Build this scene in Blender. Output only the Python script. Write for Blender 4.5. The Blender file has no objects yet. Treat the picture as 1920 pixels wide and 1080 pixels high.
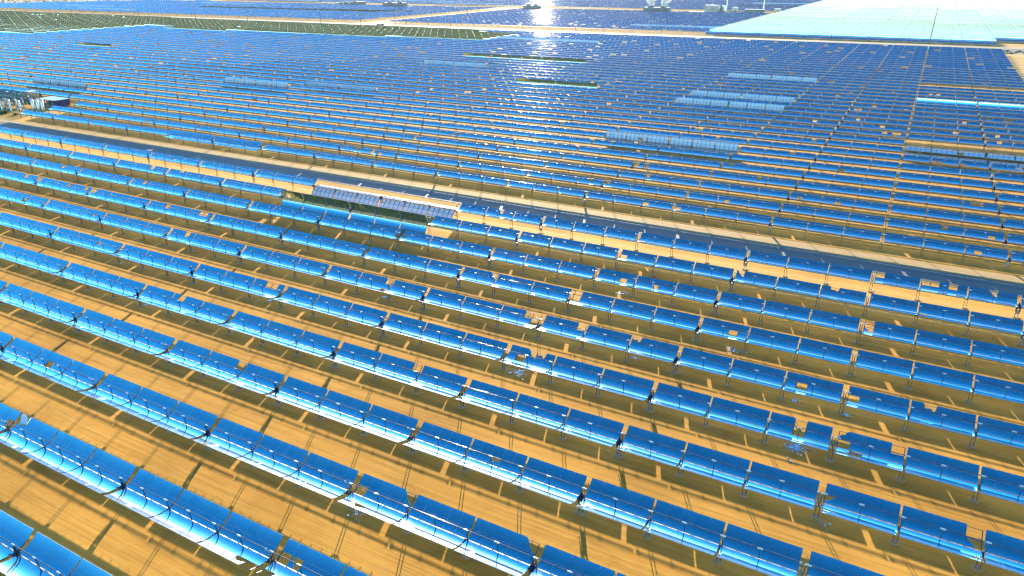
import bpy, math, random
import numpy as np
from mathutils import Vector, Matrix
random.seed(7)
rng = np.random.default_rng(11)
sc = bpy.context.scene
col = sc.collection

# ------------------------------------------------------------------ camera
F_PX = 1350.08                       # focal length in pixels of the 1920 px photograph
YAW, PITCH, ROLL = -0.50655, 0.41521, -0.00414
CAM = Vector((74.94, -38.30, 59.08))
cy, sy, cp, sp = math.cos(YAW), math.sin(YAW), math.cos(PITCH), math.sin(PITCH)
FW = Vector((sy * cp, cy * cp, -sp)); RT = Vector((cy, -sy, 0)); UP = RT.cross(FW)
c_, s_ = math.cos(ROLL), math.sin(ROLL)
RT, UP = c_ * RT + s_ * UP, -s_ * RT + c_ * UP
cam_d = bpy.data.cameras.new('camera'); cam = bpy.data.objects.new('camera', cam_d); col.objects.link(cam)
cam_d.sensor_width = 36; cam_d.lens = F_PX / 1920 * 36; cam_d.clip_start = 0.5; cam_d.clip_end = 40000
m = Matrix.Identity(4)
for i in range(3):
    m[i][0], m[i][1], m[i][2], m[i][3] = RT[i], UP[i], -FW[i], CAM[i]
cam.matrix_world = m
sc.camera = cam

def px(x, y, z):
    d = Vector((x, y, z)) - CAM
    w = d.dot(FW)
    if w < 1: return (-1e5, -1e5)
    return 960 + F_PX * d.dot(RT) / w, 540 - F_PX * d.dot(UP) / w

def ground(u, v, z=0.0):
    d = FW + (u - 960) / F_PX * RT - (v - 540) / F_PX * UP
    t = (z - CAM.z) / d.z
    return CAM + d * t

# ------------------------------------------------------------------ light
SUN_EL, SUN_AZ = math.radians(12.9), math.radians(-27.5)      # azimuth from +Y, negative = towards -X
S = Vector((math.sin(SUN_AZ) * math.cos(SUN_EL), math.cos(SUN_AZ) * math.cos(SUN_EL), math.sin(SUN_EL)))
world = bpy.data.worlds.new('World'); sc.world = world; world.use_nodes = True
wt = world.node_tree; wt.nodes.clear()
sky = wt.nodes.new('ShaderNodeTexSky'); sky.sky_type = 'NISHITA'; sky.sun_disc = False
sky.sun_elevation = SUN_EL; sky.sun_rotation = SUN_AZ
sky.altitude = 700; sky.air_density = 1.0; sky.dust_density = 0.6; sky.ozone_density = 2.0
hs = wt.nodes.new('ShaderNodeHueSaturation'); hs.inputs['Saturation'].default_value = 1.36; hs.inputs['Hue'].default_value = 0.490
bg = wt.nodes.new('ShaderNodeBackground'); bg.inputs['Strength'].default_value = 0.094
wo = wt.nodes.new('ShaderNodeOutputWorld')
gm = wt.nodes.new('ShaderNodeGamma'); gm.inputs['Gamma'].default_value = 1.45
wt.links.new(sky.outputs[0], hs.inputs['Color']); wt.links.new(hs.outputs[0], gm.inputs[0]); wt.links.new(gm.outputs[0], bg.inputs[0]); wt.links.new(bg.outputs[0], wo.inputs[0])
sun_d = bpy.data.lights.new('sun', 'SUN'); sun_d.energy = 5.0; sun_d.angle = math.radians(0.55); sun_d.color = (1.0, 0.87, 0.66)
sun = bpy.data.objects.new('sun', sun_d); col.objects.link(sun)
sun.rotation_euler = S.to_track_quat('Z', 'Y').to_euler(); sun.location = S * 300

sc.view_settings.view_transform = 'Standard'
sc.view_settings.look = 'None'
sc.view_settings.gamma = 1.0
sc.view_settings.use_curve_mapping = False
sc.view_settings.exposure = 1.68
sc.render.engine = 'CYCLES'
sc.cycles.max_bounces = 6; sc.cycles.glossy_bounces = 5; sc.cycles.diffuse_bounces = 4
sc.cycles.caustics_reflective = False; sc.cycles.caustics_refractive = False
sc.cycles.sample_clamp_indirect = 6; sc.cycles.use_denoising = True
sc.cycles.filter_width = 1.3

# ------------------------------------------------------------------ layout numbers
P = 24.6            # half a collector, drive pylon to end gap
D = 12.393          # row to row
RD = 14.131         # extra width where the road runs
AX = 2.1            # height of the turning axis
def row_y(r): return r * D + (RD if r >= 10 else 0)

# ------------------------------------------------------------------ materials
def mat(name):
    mm = bpy.data.materials.new(name); mm.use_nodes = True
    nt = mm.node_tree; b = nt.nodes['Principled BSDF']
    return mm, nt, b
def N(nt, t, **kw):
    n = nt.nodes.new(t)
    for k, v in kw.items():
        if k in n.inputs: n.inputs[k].default_value = v
        else: setattr(n, k, v)
    return n
def plain(name, rgb, rough=0.6, metal=0.0, var=0.12, scale=3.0):
    mm, nt, b = mat(name)
    tc = N(nt, 'ShaderNodeTexCoord'); no = N(nt, 'ShaderNodeTexNoise', Scale=scale, Detail=4.0)
    nt.links.new(tc.outputs['Object'], no.inputs['Vector'])
    r = N(nt, 'ShaderNodeMapRange'); r.inputs['To Min'].default_value = 1 - var; r.inputs['To Max'].default_value = 1 + var
    r.inputs['From Min'].default_value = .3; r.inputs['From Max'].default_value = .7
    nt.links.new(no.outputs[0], r.inputs[0])
    vm = N(nt, 'ShaderNodeVectorMath', operation='SCALE'); vm.inputs[0].default_value = rgb
    nt.links.new(r.outputs[0], vm.inputs['Scale']); nt.links.new(vm.outputs[0], b.inputs['Base Color'])
    b.inputs['Roughness'].default_value = rough; b.inputs['Metallic'].default_value = metal
    return mm

def mirror_material():
    mm, nt, b = mat('silvered_glass')
    b.inputs['Metallic'].default_value = 1.0
    geo = N(nt, 'ShaderNodeNewGeometry'); oi = N(nt, 'ShaderNodeObjectInfo')
    no = N(nt, 'ShaderNodeTexNoise', Scale=0.35, Detail=3.0)
    nt.links.new(geo.outputs['Position'], no.inputs['Vector'])
    mr = N(nt, 'ShaderNodeMapRange'); mr.inputs['To Min'].default_value = 0.014; mr.inputs['To Max'].default_value = 0.05
    nt.links.new(no.outputs[0], mr.inputs[0]); nt.links.new(mr.outputs[0], b.inputs['Roughness'])
    mx = N(nt, 'ShaderNodeMix', data_type='RGBA')
    mx.inputs['A'].default_value = (0.38, 0.74, 0.73, 1); mx.inputs['B'].default_value = (0.48, 0.83, 0.81, 1)
    nt.links.new(oi.outputs['Random'], mx.inputs['Factor']); nt.links.new(mx.outputs['Result'], b.inputs['Base Color'])
    # slow waviness of the glass
    n2 = N(nt, 'ShaderNodeTexNoise', Scale=0.5, Detail=1.0); nt.links.new(geo.outputs['Position'], n2.inputs['Vector'])
    bu = N(nt, 'ShaderNodeBump', Strength=0.12, Distance=0.05)
    nt.links.new(n2.outputs[0], bu.inputs['Height']); nt.links.new(bu.outputs[0], b.inputs['Normal'])
    # a film of dust: a little diffuse over the silver
    df = N(nt, 'ShaderNodeBsdfDiffuse', Color=(0.55, 0.5, 0.42, 1)); ms = N(nt, 'ShaderNodeMixShader')
    ms.inputs[0].default_value = 0.03
    gl = N(nt, 'ShaderNodeBsdfGlossy', Color=(0.9, 0.88, 0.85, 1), Roughness=0.35); m2 = N(nt, 'ShaderNodeMixShader')
    m2.inputs[0].default_value = 0.065
    out = nt.nodes['Material Output']
    nt.links.new(b.outputs[0], m2.inputs[1]); nt.links.new(gl.outputs[0], m2.inputs[2]); nt.links.new(m2.outputs[0], ms.inputs[1]); nt.links.new(df.outputs[0], ms.inputs[2]); nt.links.new(ms.outputs[0], out.inputs['Surface'])
    return mm

def sand_material():
    mm, nt, b = mat('desert_sand')
    geo = N(nt, 'ShaderNodeNewGeometry')
    L = nt.links.new
    # streaks graded along the rows
    mp = N(nt, 'ShaderNodeMapping'); mp.inputs['Scale'].default_value = (0.035, 1.3, 1.0); L(geo.outputs['Position'], mp.inputs['Vector'])
    st = N(nt, 'ShaderNodeTexNoise', Scale=1.0, Detail=8.0, Roughness=0.62, Distortion=0.25); L(mp.outputs[0], st.inputs['Vector'])
    pa = N(nt, 'ShaderNodeTexNoise', Scale=0.05, Detail=6.0, Roughness=0.6); L(geo.outputs['Position'], pa.inputs['Vector'])
    gr = N(nt, 'ShaderNodeTexNoise', Scale=9.0, Detail=8.0, Roughness=0.7); L(geo.outputs['Position'], gr.inputs['Vector'])
    r1 = N(nt, 'ShaderNodeValToRGB'); L(st.outputs[0], r1.inputs[0])
    r1.color_ramp.elements[0].position = .32; r1.color_ramp.elements[0].color = (0.56, 0.275, 0.040, 1)
    r1.color_ramp.elements[1].position = .68; r1.color_ramp.elements[1].color = (0.68, 0.363, 0.070, 1)
    r2 = N(nt, 'ShaderNodeValToRGB'); L(pa.outputs[0], r2.inputs[0])
    r2.color_ramp.elements[0].position = .38; r2.color_ramp.elements[0].color = (0.82, 0.80, 0.74, 1)
    r2.color_ramp.elements[1].position = .62; r2.color_ramp.elements[1].color = (1.10, 1.08, 1.05, 1)
    mu = N(nt, 'ShaderNodeMix', data_type='RGBA', blend_type='MULTIPLY'); mu.inputs['Factor'].default_value = 1
    L(r1.outputs[0], mu.inputs['A']); L(r2.outputs[0], mu.inputs['B'])
    r3 = N(nt, 'ShaderNodeMapRange'); r3.inputs['From Min'].default_value = .3; r3.inputs['From Max'].default_value = .7
    r3.inputs['To Min'].default_value = .88; r3.inputs['To Max'].default_value = 1.1; L(gr.outputs[0], r3.inputs[0])
    vs = N(nt, 'ShaderNodeVectorMath', operation='SCALE'); L(mu.outputs['Result'], vs.inputs[0]); L(r3.outputs[0], vs.inputs['Scale'])
    mp2 = N(nt, 'ShaderNodeMapping'); mp2.inputs['Scale'].default_value = (0.02, 0.55, 1.0); mp2.inputs['Rotation'].default_value = (0, 0, .03); L(geo.outputs['Position'], mp2.inputs['Vector'])
    wv = N(nt, 'ShaderNodeTexNoise', Scale=4.0, Detail=3.0, Roughness=0.5, Distortion=0.6); L(mp2.outputs[0], wv.inputs['Vector'])
    rw = N(nt, 'ShaderNodeMapRange'); rw.inputs['From Min'].default_value = .54; rw.inputs['From Max'].default_value = .60; rw.inputs['To Min'].default_value = 1.0; rw.inputs['To Max'].default_value = .86; L(wv.outputs[0], rw.inputs[0])
    vo = N(nt, 'ShaderNodeTexVoronoi', Scale=2.6); L(geo.outputs['Position'], vo.inputs['Vector'])
    rv = N(nt, 'ShaderNodeMapRange'); rv.inputs['From Min'].default_value = .04; rv.inputs['From Max'].default_value = .10; rv.inputs['To Min'].default_value = .72; rv.inputs['To Max'].default_value = 1.0; L(vo.outputs['Distance'], rv.inputs[0])
    sn = N(nt, 'ShaderNodeTexNoise', Scale=0.16, Detail=7.0, Roughness=0.7, Distortion=1.6); L(geo.outputs['Position'], sn.inputs['Vector'])
    rs = N(nt, 'ShaderNodeMapRange'); rs.inputs['From Min'].default_value = .56; rs.inputs['From Max'].default_value = .70; rs.inputs['To Min'].default_value = 1.0; rs.inputs['To Max'].default_value = .82; L(sn.outputs[0], rs.inputs[0])
    m1 = N(nt, 'ShaderNodeMath', operation='MULTIPLY'); L(rw.outputs[0], m1.inputs[0]); L(rv.outputs[0], m1.inputs[1])
    m3 = N(nt, 'ShaderNodeMath', operation='MULTIPLY'); L(m1.outputs[0], m3.inputs[0]); L(rs.outputs[0], m3.inputs[1])
    v2 = N(nt, 'ShaderNodeVectorMath', operation='SCALE'); L(vs.outputs[0], v2.inputs[0]); L(m3.outputs[0], v2.inputs['Scale']); vs = v2
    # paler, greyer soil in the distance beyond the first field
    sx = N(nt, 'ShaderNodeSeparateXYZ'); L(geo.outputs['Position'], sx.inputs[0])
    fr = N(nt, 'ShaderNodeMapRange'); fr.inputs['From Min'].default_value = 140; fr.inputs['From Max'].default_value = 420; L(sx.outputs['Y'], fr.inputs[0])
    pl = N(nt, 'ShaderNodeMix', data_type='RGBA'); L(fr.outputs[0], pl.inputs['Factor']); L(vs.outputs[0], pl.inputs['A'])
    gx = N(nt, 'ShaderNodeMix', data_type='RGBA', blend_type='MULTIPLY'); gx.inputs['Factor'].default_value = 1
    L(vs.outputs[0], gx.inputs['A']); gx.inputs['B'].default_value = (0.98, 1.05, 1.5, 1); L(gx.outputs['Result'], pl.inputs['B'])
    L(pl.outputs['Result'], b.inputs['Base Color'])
    b.inputs['Roughness'].default_value = 0.95; b.inputs['Specular IOR Level'].default_value = 0.15
    ad = N(nt, 'ShaderNodeMath', operation='ADD'); L(st.outputs[0], ad.inputs[0])
    ml = N(nt, 'ShaderNodeMath', operation='MULTIPLY'); L(gr.outputs[0], ml.inputs[0]); ml.inputs[1].default_value = .35; L(ml.outputs[0], ad.inputs[1])
    bu = N(nt, 'ShaderNodeBump', Strength=0.28, Distance=0.16); L(ad.outputs[0], bu.inputs['Height']); L(bu.outputs[0], b.inputs['Normal'])
    return mm

def strip_material(name, a, c, sx_=0.03, sy_=1.5, bump=.2, rough=.9):
    mm, nt, b = mat(name); L = nt.links.new
    geo = N(nt, 'ShaderNodeNewGeometry')
    mp = N(nt, 'ShaderNodeMapping'); mp.inputs['Scale'].default_value = (sx_, sy_, 1); L(geo.outputs['Position'], mp.inputs['Vector'])
    st = N(nt, 'ShaderNodeTexNoise', Scale=1.0, Detail=8.0, Roughness=0.65, Distortion=.2); L(mp.outputs[0], st.inputs['Vector'])
    r1 = N(nt, 'ShaderNodeValToRGB'); L(st.outputs[0], r1.inputs[0])
    r1.color_ramp.elements[0].position = .33; r1.color_ramp.elements[0].color = (*a, 1)
    r1.color_ramp.elements[1].position = .67; r1.color_ramp.elements[1].color = (*c, 1)
    L(r1.outputs[0], b.inputs['Base Color']); b.inputs['Roughness'].default_value = rough
    b.inputs['Specular IOR Level'].default_value = 0.2
    bu = N(nt, 'ShaderNodeBump', Strength=bump, Distance=0.12); L(st.outputs[0], bu.inputs['Height']); L(bu.outputs[0], b.inputs['Normal'])
    return mm

M_MIR = mirror_material()
M_BACK = plain('white_back_paint', (0.72, 0.74, 0.76), 0.5, 0, .05)
M_GALV = plain('galvanised_steel', (0.36, 0.36, 0.35), 0.55, 0.4, .15)
M_STEEL = plain('dark_steel', (0.10, 0.115, 0.13), 0.45, 0.5, .2)
M_DRIVE = plain('navy_drive_paint', (0.012, 0.03, 0.06), 0.4, 0.1, .2)
M_TUBE = plain('receiver_glass', (0.10, 0.11, 0.15), 0.08, 0.75, .1)
M_WHITE = plain('bright_sleeve', (0.6, 0.6, 0.58), 0.3, 0.5, .05)
M_CONC = plain('footing_concrete', (0.46, 0.30, 0.13), 0.9, 0, .15)
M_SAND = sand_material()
M_ROAD = strip_material('dusty_asphalt', (0.14, 0.13, 0.12), (0.21, 0.19, 0.165), .03, .9, .08, .7)
M_PACK = strip_material('packed_dirt', (0.43, 0.27, 0.10), (0.57, 0.38, 0.16), .05, .8)
M_ORANGE = strip_material('orange_sand', (0.50, 0.26, 0.045), (0.66, 0.38, 0.085), .04, 1.2, .3)
M_SCRUBG = strip_material('scrub_ground', (0.20, 0.16, 0.09), (0.48, 0.37, 0.21), .06, .06, .3)
M_SCRUB = plain('dry_scrub', (0.17, 0.14, 0.065), 0.95, 0, .3, .4)
M_BUSH = plain('bush_leaf', (0.07, 0.11, 0.03), 0.8, 0, .3, 2)
M_SHARD = plain('broken_mirror_glass', (0.45, 0.55, 0.62), 0.18, 0.7, .2)

def steam_material():
    mm, nt, b = mat('steam')
    nt.nodes.remove(b); out = nt.nodes['Material Output']
    d = N(nt, 'ShaderNodeBsdfDiffuse', Color=(.95, .95, .95, 1)); t = N(nt, 'ShaderNodeBsdfTranslucent', Color=(.97, .97, .97, 1)); mx = N(nt, 'ShaderNodeMixShader')
    mx.inputs[0].default_value = .75
    nt.links.new(d.outputs[0], mx.inputs[1]); nt.links.new(t.outputs[0], mx.inputs[2]); nt.links.new(mx.outputs[0], out.inputs['Surface'])
    return mm
M_STEAM = steam_material()

# ------------------------------------------------------------------ mesh helper
class MB:
    def __init__(s): s.v = []; s.f = []; s.m = []; s.sm = []
    def add(s, vs, fs, mi=0, smooth=False):
        o = len(s.v); s.v += [tuple(v) for v in vs]
        for f in fs: s.f.append(tuple(i + o for i in f)); s.m.append(mi); s.sm.append(smooth)
    def box(s, c, h, mi=0, rx=0.0, ry=0.0, rz=0.0):
        R = Matrix.Rotation(rz, 3, 'Z') @ Matrix.Rotation(ry, 3, 'Y') @ Matrix.Rotation(rx, 3, 'X'); c = Vector(c)
        vs = [c + R @ Vector((a * h[0], b * h[1], d * h[2])) for a in (-1, 1) for b in (-1, 1) for d in (-1, 1)]
        s.add(vs, [(0, 1, 3, 2), (4, 6, 7, 5), (0, 4, 5, 1), (2, 3, 7, 6), (0, 2, 6, 4), (1, 5, 7, 3)], mi)
    def bar(s, a, b, w, t, mi=0):
        a, b = Vector(a), Vector(b); d = (b - a).normalized()
        u = d.cross(Vector((1, 0, 0))); u = u.normalized() if u.length > .1 else Vector((0, 1, 0))
        v = d.cross(u).normalized()
        vs = [p + u * i * w / 2 + v * j * t / 2 for p in (a, b) for i, j in ((-1, -1), (1, -1), (1, 1), (-1, 1))]
        s.add(vs, [(0, 1, 2, 3), (7, 6, 5, 4), (0, 4, 5, 1), (1, 5, 6, 2), (2, 6, 7, 3), (3, 7, 4, 0)], mi)
    def tube(s, pts, r, n=8, mi=0, cap=True, radii=None):
        pts = [Vector(p) for p in pts]; rings = []
        for i, p in enumerate(pts):
            d = (pts[min(i + 1, len(pts) - 1)] - pts[max(i - 1, 0)]).normalized()
            u = d.cross(Vector((0, 0, 1))); u = u.normalized() if u.length > .05 else Vector((0, 1, 0))
            v = d.cross(u).normalized(); rr = radii[i] if radii else r
            rings.append([p + (u * math.cos(2 * math.pi * k / n) + v * math.sin(2 * math.pi * k / n)) * rr for k in range(n)])
        vs = [q for ring in rings for q in ring]; fs = []
        for i in range(len(pts) - 1):
            for k in range(n):
                a = i * n + k; b = i * n + (k + 1) % n
                fs.append((a, b, b + n, a + n))
        s.add(vs, fs, mi, True)
        if cap:
            s.add(rings[0], [tuple(range(n))], mi); s.add(rings[-1], [tuple(reversed(range(n)))], mi)
    def mesh(s, name, mats):
        me = bpy.data.meshes.new(name); me.from_pydata(s.v, [], s.f)
        for mm in mats: me.materials.append(mm)
        me.polygons.foreach_set('material_index', s.m); me.polygons.foreach_set('use_smooth', s.sm); me.update()
        return me
def obj(name, me, parent=None, loc=(0, 0, 0), rot=(0, 0, 0)):
    o = bpy.data.objects.new(name, me); col.objects.link(o)
    if parent: o.parent = parent
    o.location = loc; o.rotation_euler = rot
    return o
def tag(o, label=None, cat=None, group=None, kind=None):
    if label: o['label'] = label
    if cat: o['category'] = cat
    if group: o['group'] = group
    if kind: o['kind'] = kind
    return o

# ------------------------------------------------------------------ ground, roads
def sheet(name, pts, z, m_, kind='structure', n=1):
    b = MB(); k = len(pts)
    b.add([(x, y, z) for x, y in pts], [tuple(range(k))])
    return tag(obj(name, b.mesh(name, [m_])), kind=kind)
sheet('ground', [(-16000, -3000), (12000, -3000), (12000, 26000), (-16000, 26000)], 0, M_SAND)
def ribbon(name, x0, x1, ya, yb, z, m_, jit=0.25, step=2.0):
    """long strip with slightly ragged edges, ya/yb may be functions of x"""
    b = MB(); n = int((x1 - x0) / step); vs = []; fs = []
    fa = ya if callable(ya) else (lambda x: ya); fb = yb if callable(yb) else (lambda x: yb)
    w1 = w2 = 0
    for i in range(n + 1):
        x = x0 + (x1 - x0) * i / n
        w1 = w1 * .8 + random.uniform(-jit, jit) * .5; w2 = w2 * .8 + random.uniform(-jit, jit) * .5
        vs += [(x, fa(x) + w1, z), (x, fb(x) + w2, z)]
        if i: fs.append((2 * i - 2, 2 * i, 2 * i + 1, 2 * i - 1))
    b.add(vs, fs)
    return tag(obj(name, b.mesh(name, [m_])), kind='structure')
KY = row_y(10)
ribbon('road_shoulder', -420, 150, KY - 8.2, KY - 3.4, .004, M_PACK, .35)
ribbon('road', -420, 150, KY - 15.0, KY - 8.2, .008, M_ROAD, .12)
ribbon('sand_strip', -330, 150, row_y(8) + 2.2, row_y(9) + 1.8, .004, M_ORANGE, .3)
# the second road far behind the first field, with its dirt verges
ribbon('scrub_verge', -1900, 1200, row_y(50) + 5, row_y(50) + 36, .02, M_SCRUBG, 1.0, 12)
ribbon('far_road', -1900, 1200, row_y(50) + 37, row_y(50) + 53, .02, M_ROAD, .3, 12)
ribbon('dirt_track', -1900, 1200, row_y(50) + 54, row_y(50) + 76, .02, M_PACK, .5, 12)
F2 = row_y(50) + 84          # first row line of the far fields
ribbon('service_lane', -1400, -124, 1087, 1128, .04, M_PACK, .6, 12)
sheet('cross_lane', [(-548, F2 - 6), (-512, F2 - 6), (-512, 1087), (-548, 1087)], .04, M_PACK)
# scrubland behind everything
sheet('scrubland', [(-15000, 740), (-1580, 830), (-1330, 1260), (-900, 1640), (-120, 1690), (5000, 1850), (11500, 1900), (11500, 25000), (-15000, 25000)], .06, M_SCRUBG)

# ------------------------------------------------------------------ collector meshes (local frame: turning axis at the origin, trough opens to +Z)
Z0, FOC = 0.33, 1.47
def para(y): return Z0 + y * y / 6.4
PW = 7.8 / 5
YR = [(-2.45, -1.256), (-1.244, -0.075), (0.075, 1.244), (1.256, 2.45)]
PC = [((a + b) / 2, para((a + b) / 2)) for a, b in YR]
def panel_into(b, xa, xb, ya, yb, ox=0, oy=0, oz=0, seg=5, hole=None, mf=0, mb=1):
    """one curved facet, silvered in front, painted behind; hole = broken outline"""
    T = 0.022
    def rowpts(x, off):
        out = []
        for i in range(seg + 1):
            y = ya + (yb - ya) * i / seg; sl = y / 3.2; n = math.hypot(1, sl)
            out.append((x - ox, y - off * (-sl / n) - oy, para(y) - off / n - oz))
        return out
    if hole is None:
        f0, f1 = rowpts(xa, 0), rowpts(xb, 0); g0, g1 = rowpts(xa, T), rowpts(xb, T); k = seg + 1
        b.add(f0 + f1, [(i, i + k, i + k + 1, i + 1) for i in range(seg)], mf, True)
        b.add(g0 + g1, [(i, i + 1, i + k + 1, i + k) for i in range(seg)], mb, True)
        b.add([f0[0], f1[0], g1[0], g0[0], f0[-1], f1[-1], g1[-1], g0[-1]], [(0, 3, 2, 1), (4, 5, 6, 7)], mb)
        b.add(f0 + g0, [(i, i + 1, i + 1 + k, i + k) for i in range(seg)], mb)
        b.add(f1 + g1, [(i, i + k, i + 1 + k, i + 1) for i in range(seg)], mb)
    else:
        # jagged remains: columns of the facet broken off at different heights
        nx = 7
        for j in range(nx):
            x0_, x1_ = xa + (xb - xa) * j / nx, xa + (xb - xa) * (j + 1) / nx
            h0, h1 = hole[j], hole[j + 1]
            def sub(x, hh, off):
                out = []
                for i in range(4):
                    y = ya + (yb - ya) * hh * i / 3; sl = y / 3.2; n = math.hypot(1, sl)
                    out.append((x - ox, y + off * sl / n - oy, para(y) - off / n - oz))
                return out
            if max(h0, h1) < .02: continue
            a0, a1, c0, c1 = sub(x0_, h0, 0), sub(x1_, h1, 0), sub(x0_, h0, T), sub(x1_, h1, T)
            b.add(a0 + a1, [(i, i + 4, i + 5, i + 1) for i in range(3)], mf, True)
            b.add(c0 + c1, [(i, i + 1, i + 5, i + 4) for i in range(3)], mb, True)
            b.add([a0[-1], a1[-1], c1[-1], c0[-1]], [(0, 1, 2, 3)], mb)
panel_me = []
for k, (ya, yb) in enumerate(YR):
    b = MB(); panel_into(b, -PW / 2 + .006, PW / 2 - .006, ya, yb, 0, PC[k][0], PC[k][1]); panel_me.append(b.mesh('mirror_panel', [M_MIR, M_BACK]))
broken_me = {}
def broken_panel(k, style):
    key = (k, style)
    if key not in broken_me:
        r = random.Random(style * 7 + k)
        if style % 3 == 0: h = [r.uniform(.3, .75) for _ in range(8)]
        elif style % 3 == 1: h = [min(1, max(0, 1.1 - .22 * j + r.uniform(-.12, .12))) for j in range(8)]
        else: h = [min(1, max(.1, .2 + .14 * j + r.uniform(-.15, .15))) for j in range(8)]
        if k < 2 and style % 2: pass
        b = MB(); panel_into(b, -PW / 2 + .006, PW / 2 - .006, *YR[k], 0, PC[k][0], PC[k][1], hole=h)
        broken_me[key] = b.mesh('broken_mirror_panel', [M_MIR, M_BACK])
    return broken_me[key]

def frame_geom(b, halves=(0, 1), mt=0, ms=1):
    b.tube([(0, 0, 0), (7.8, 0, 0)], .21, 10, mt)
    for e in (0.03, 7.77): b.tube([(e - .03, 0, 0), (e + .03, 0, 0)], .31, 10, ms)
    for i in range(6):
        x = .05 + i * (7.7 / 5)
        b.bar((x, -.03, -.20), (x, -.03, -.33), .05, .10, ms)
        for h in halves:
            sgn = 1 if h else -1
            pts = [(.10, .16), (.75, para(.75) - .07), (1.5, para(1.5) - .07), (2.3, para(2.3) - .06)]
            for (y0, z0), (y1, z1) in zip(pts, pts[1:]):
                b.bar((x, sgn * y0, z0), (x, sgn * y1, z1), .06, .10, ms)
            b.bar((x, sgn * .18, -.06), (x, sgn * 1.5, para(1.5) - .10), .05, .05, ms)
    for y in (1.25, 2.3):
        for h in halves:
            sgn = 1 if h else -1
            b.box((3.9, sgn * y, para(y) - .075), (3.85, .025, .025), ms)
b = MB(); frame_geom(b); frame_me = b.mesh('module_frame', [M_GALV, M_STEEL])
b = MB(); frame_geom(b, (0,)); frame_low_me = b.mesh('module_frame', [M_GALV, M_STEEL])

# receiver tube for one module
b = MB(); b.tube([(-.12, 0, 0), (7.92, 0, 0)], .06, 8, 0)
recv_me = b.mesh('receiver_tube', [M_TUBE])
b = MB(); b.tube([(-.28, 0, 0), (.28, 0, 0)], .08, 8, 0); b.tube([(-.06, 0, 0), (.06, 0, 0)], .11, 8, 0)
sleeve_me = b.mesh('tube_sleeve', [M_WHITE])
b = MB()
b.bar((0, 0, -FOC + .04), (0, 0.05, -FOC * .5), .10, .06, 0); b.bar((0, 0.05, -FOC * .5), (0, 0, -.06), .09, .05, 0)
b.bar((.09, 0, -FOC + .04), (0.02, 0, -.3), .05, .03, 0)
brkt_me = b.mesh('tube_bracket', [M_STEEL])
# pylon
def pylon_geom(b, dx, w, box=False, mi=0):
    for s in (-1, 1):
        b.bar((s * dx, 0.02, -.3), (s * dx, 0, AX - .28), w, w * .8, mi)
    b.box((0, 0, AX - .27), (dx + .08, .12, .04), mi)
    b.box((0, 0, .45), (dx, .015, .02), mi)
    b.tube([(-.055, 0, AX), (.055, 0, AX)], .30, 12, mi)
    if box: b.box((0, -.06, 1.15), (.24, .15, .40), 1)
b = MB(); pylon_geom(b, .21, .09); pyl_me = b.mesh('pylon', [M_STEEL])
b = MB(); pylon_geom(b, .25, .11, True); pyld_me = b.mesh('pylon', [M_STEEL, M_GALV])
def footing_mesh(r, seed):
    rr = random.Random(seed); b = MB(); n = 14; h = .16
    ring = lambda q, z, j: [(q * math.cos(2 * math.pi * k / n) * (1 + rr.uniform(-j, j)), q * math.sin(2 * math.pi * k / n) * (1 + rr.uniform(-j, j)), z) for k in range(n)]
    R_ = [ring(r * 1.45, -.02, .1), ring(r * 1.1, .05, .06), ring(r, .06, .0), ring(r, h, 0)]
    for a, c in zip(R_, R_[1:]):
        b.add(a + c, [(k, (k + 1) % n, n + (k + 1) % n, n + k) for k in range(n)])
    b.add(R_[-1], [tuple(range(n))])
    return b.mesh('footing', [M_CONC])
foot_me = footing_mesh(.46, 1); footd_me = footing_mesh(.6, 2)
# drive: gear plates, hydraulic rams
b = MB()
for s in (-1, 1): b.tube([(s * .2 - .04, 0, 0), (s * .2 + .04, 0, 0)], .46, 14, 0)
b.box((0, 0, .1), (.16, .34, .3), 0); b.box((0, .05, .55), (.12, .16, .2), 0)
b.box((.05, -.28, .2), (.2, .12, .16), 0); b.bar((-.1, .1, .4), (-.1, 0, FOC + Z0 - .15), .09, .06, 0); b.bar((.12, -.1, .4), (.14, 0, FOC + Z0 - .15), .07, .05, 0)
b.bar((-.22, -.30, .3), (-.3, -.62, .62), .08, .08, 0)
drive_me = b.mesh('drive_unit', [M_DRIVE])
b = MB(); b.tube([(0, 0, 0), (0, -.32, -.85)], .085, 8, 0); b.tube([(0, -.32, -.85), (0, -.42, -1.25)], .05, 8, 1)
ram_me = b.mesh('hydraulic_ram', [M_DRIVE, M_GALV])
# end hose: from the receiver end down to the axis and across
F = Z0 + FOC
b = MB(); b.tube([(-.42, 0, F), (-.22, 0, F), (-.13, 0, F - .10), (-.12, 0, F * .6), (-.12, -.02, .42), (-.10, -.1, .30), (.0, -.12, .26)], .065, 8, 0)
b.box((-.3, 0, F + .02), (.12, .09, .09), 1); b.bar((-.18, .03, .3), (-.18, .03, F - .1), .05, .05, 2)
hose_me = b.mesh('flex_hose', [M_GALV, M_WHITE, M_STEEL])

START = [-24.6 + .41 + 8.03 * k for k in range(3)] + [.33 + 8.03 * k for k in range(3)]
JOINT = [-24.6 + .41 + 8.03 * k - .115 for k in (1, 2)] + [.33 + 8.03 * k - .115 for k in (1, 2)]

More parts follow.
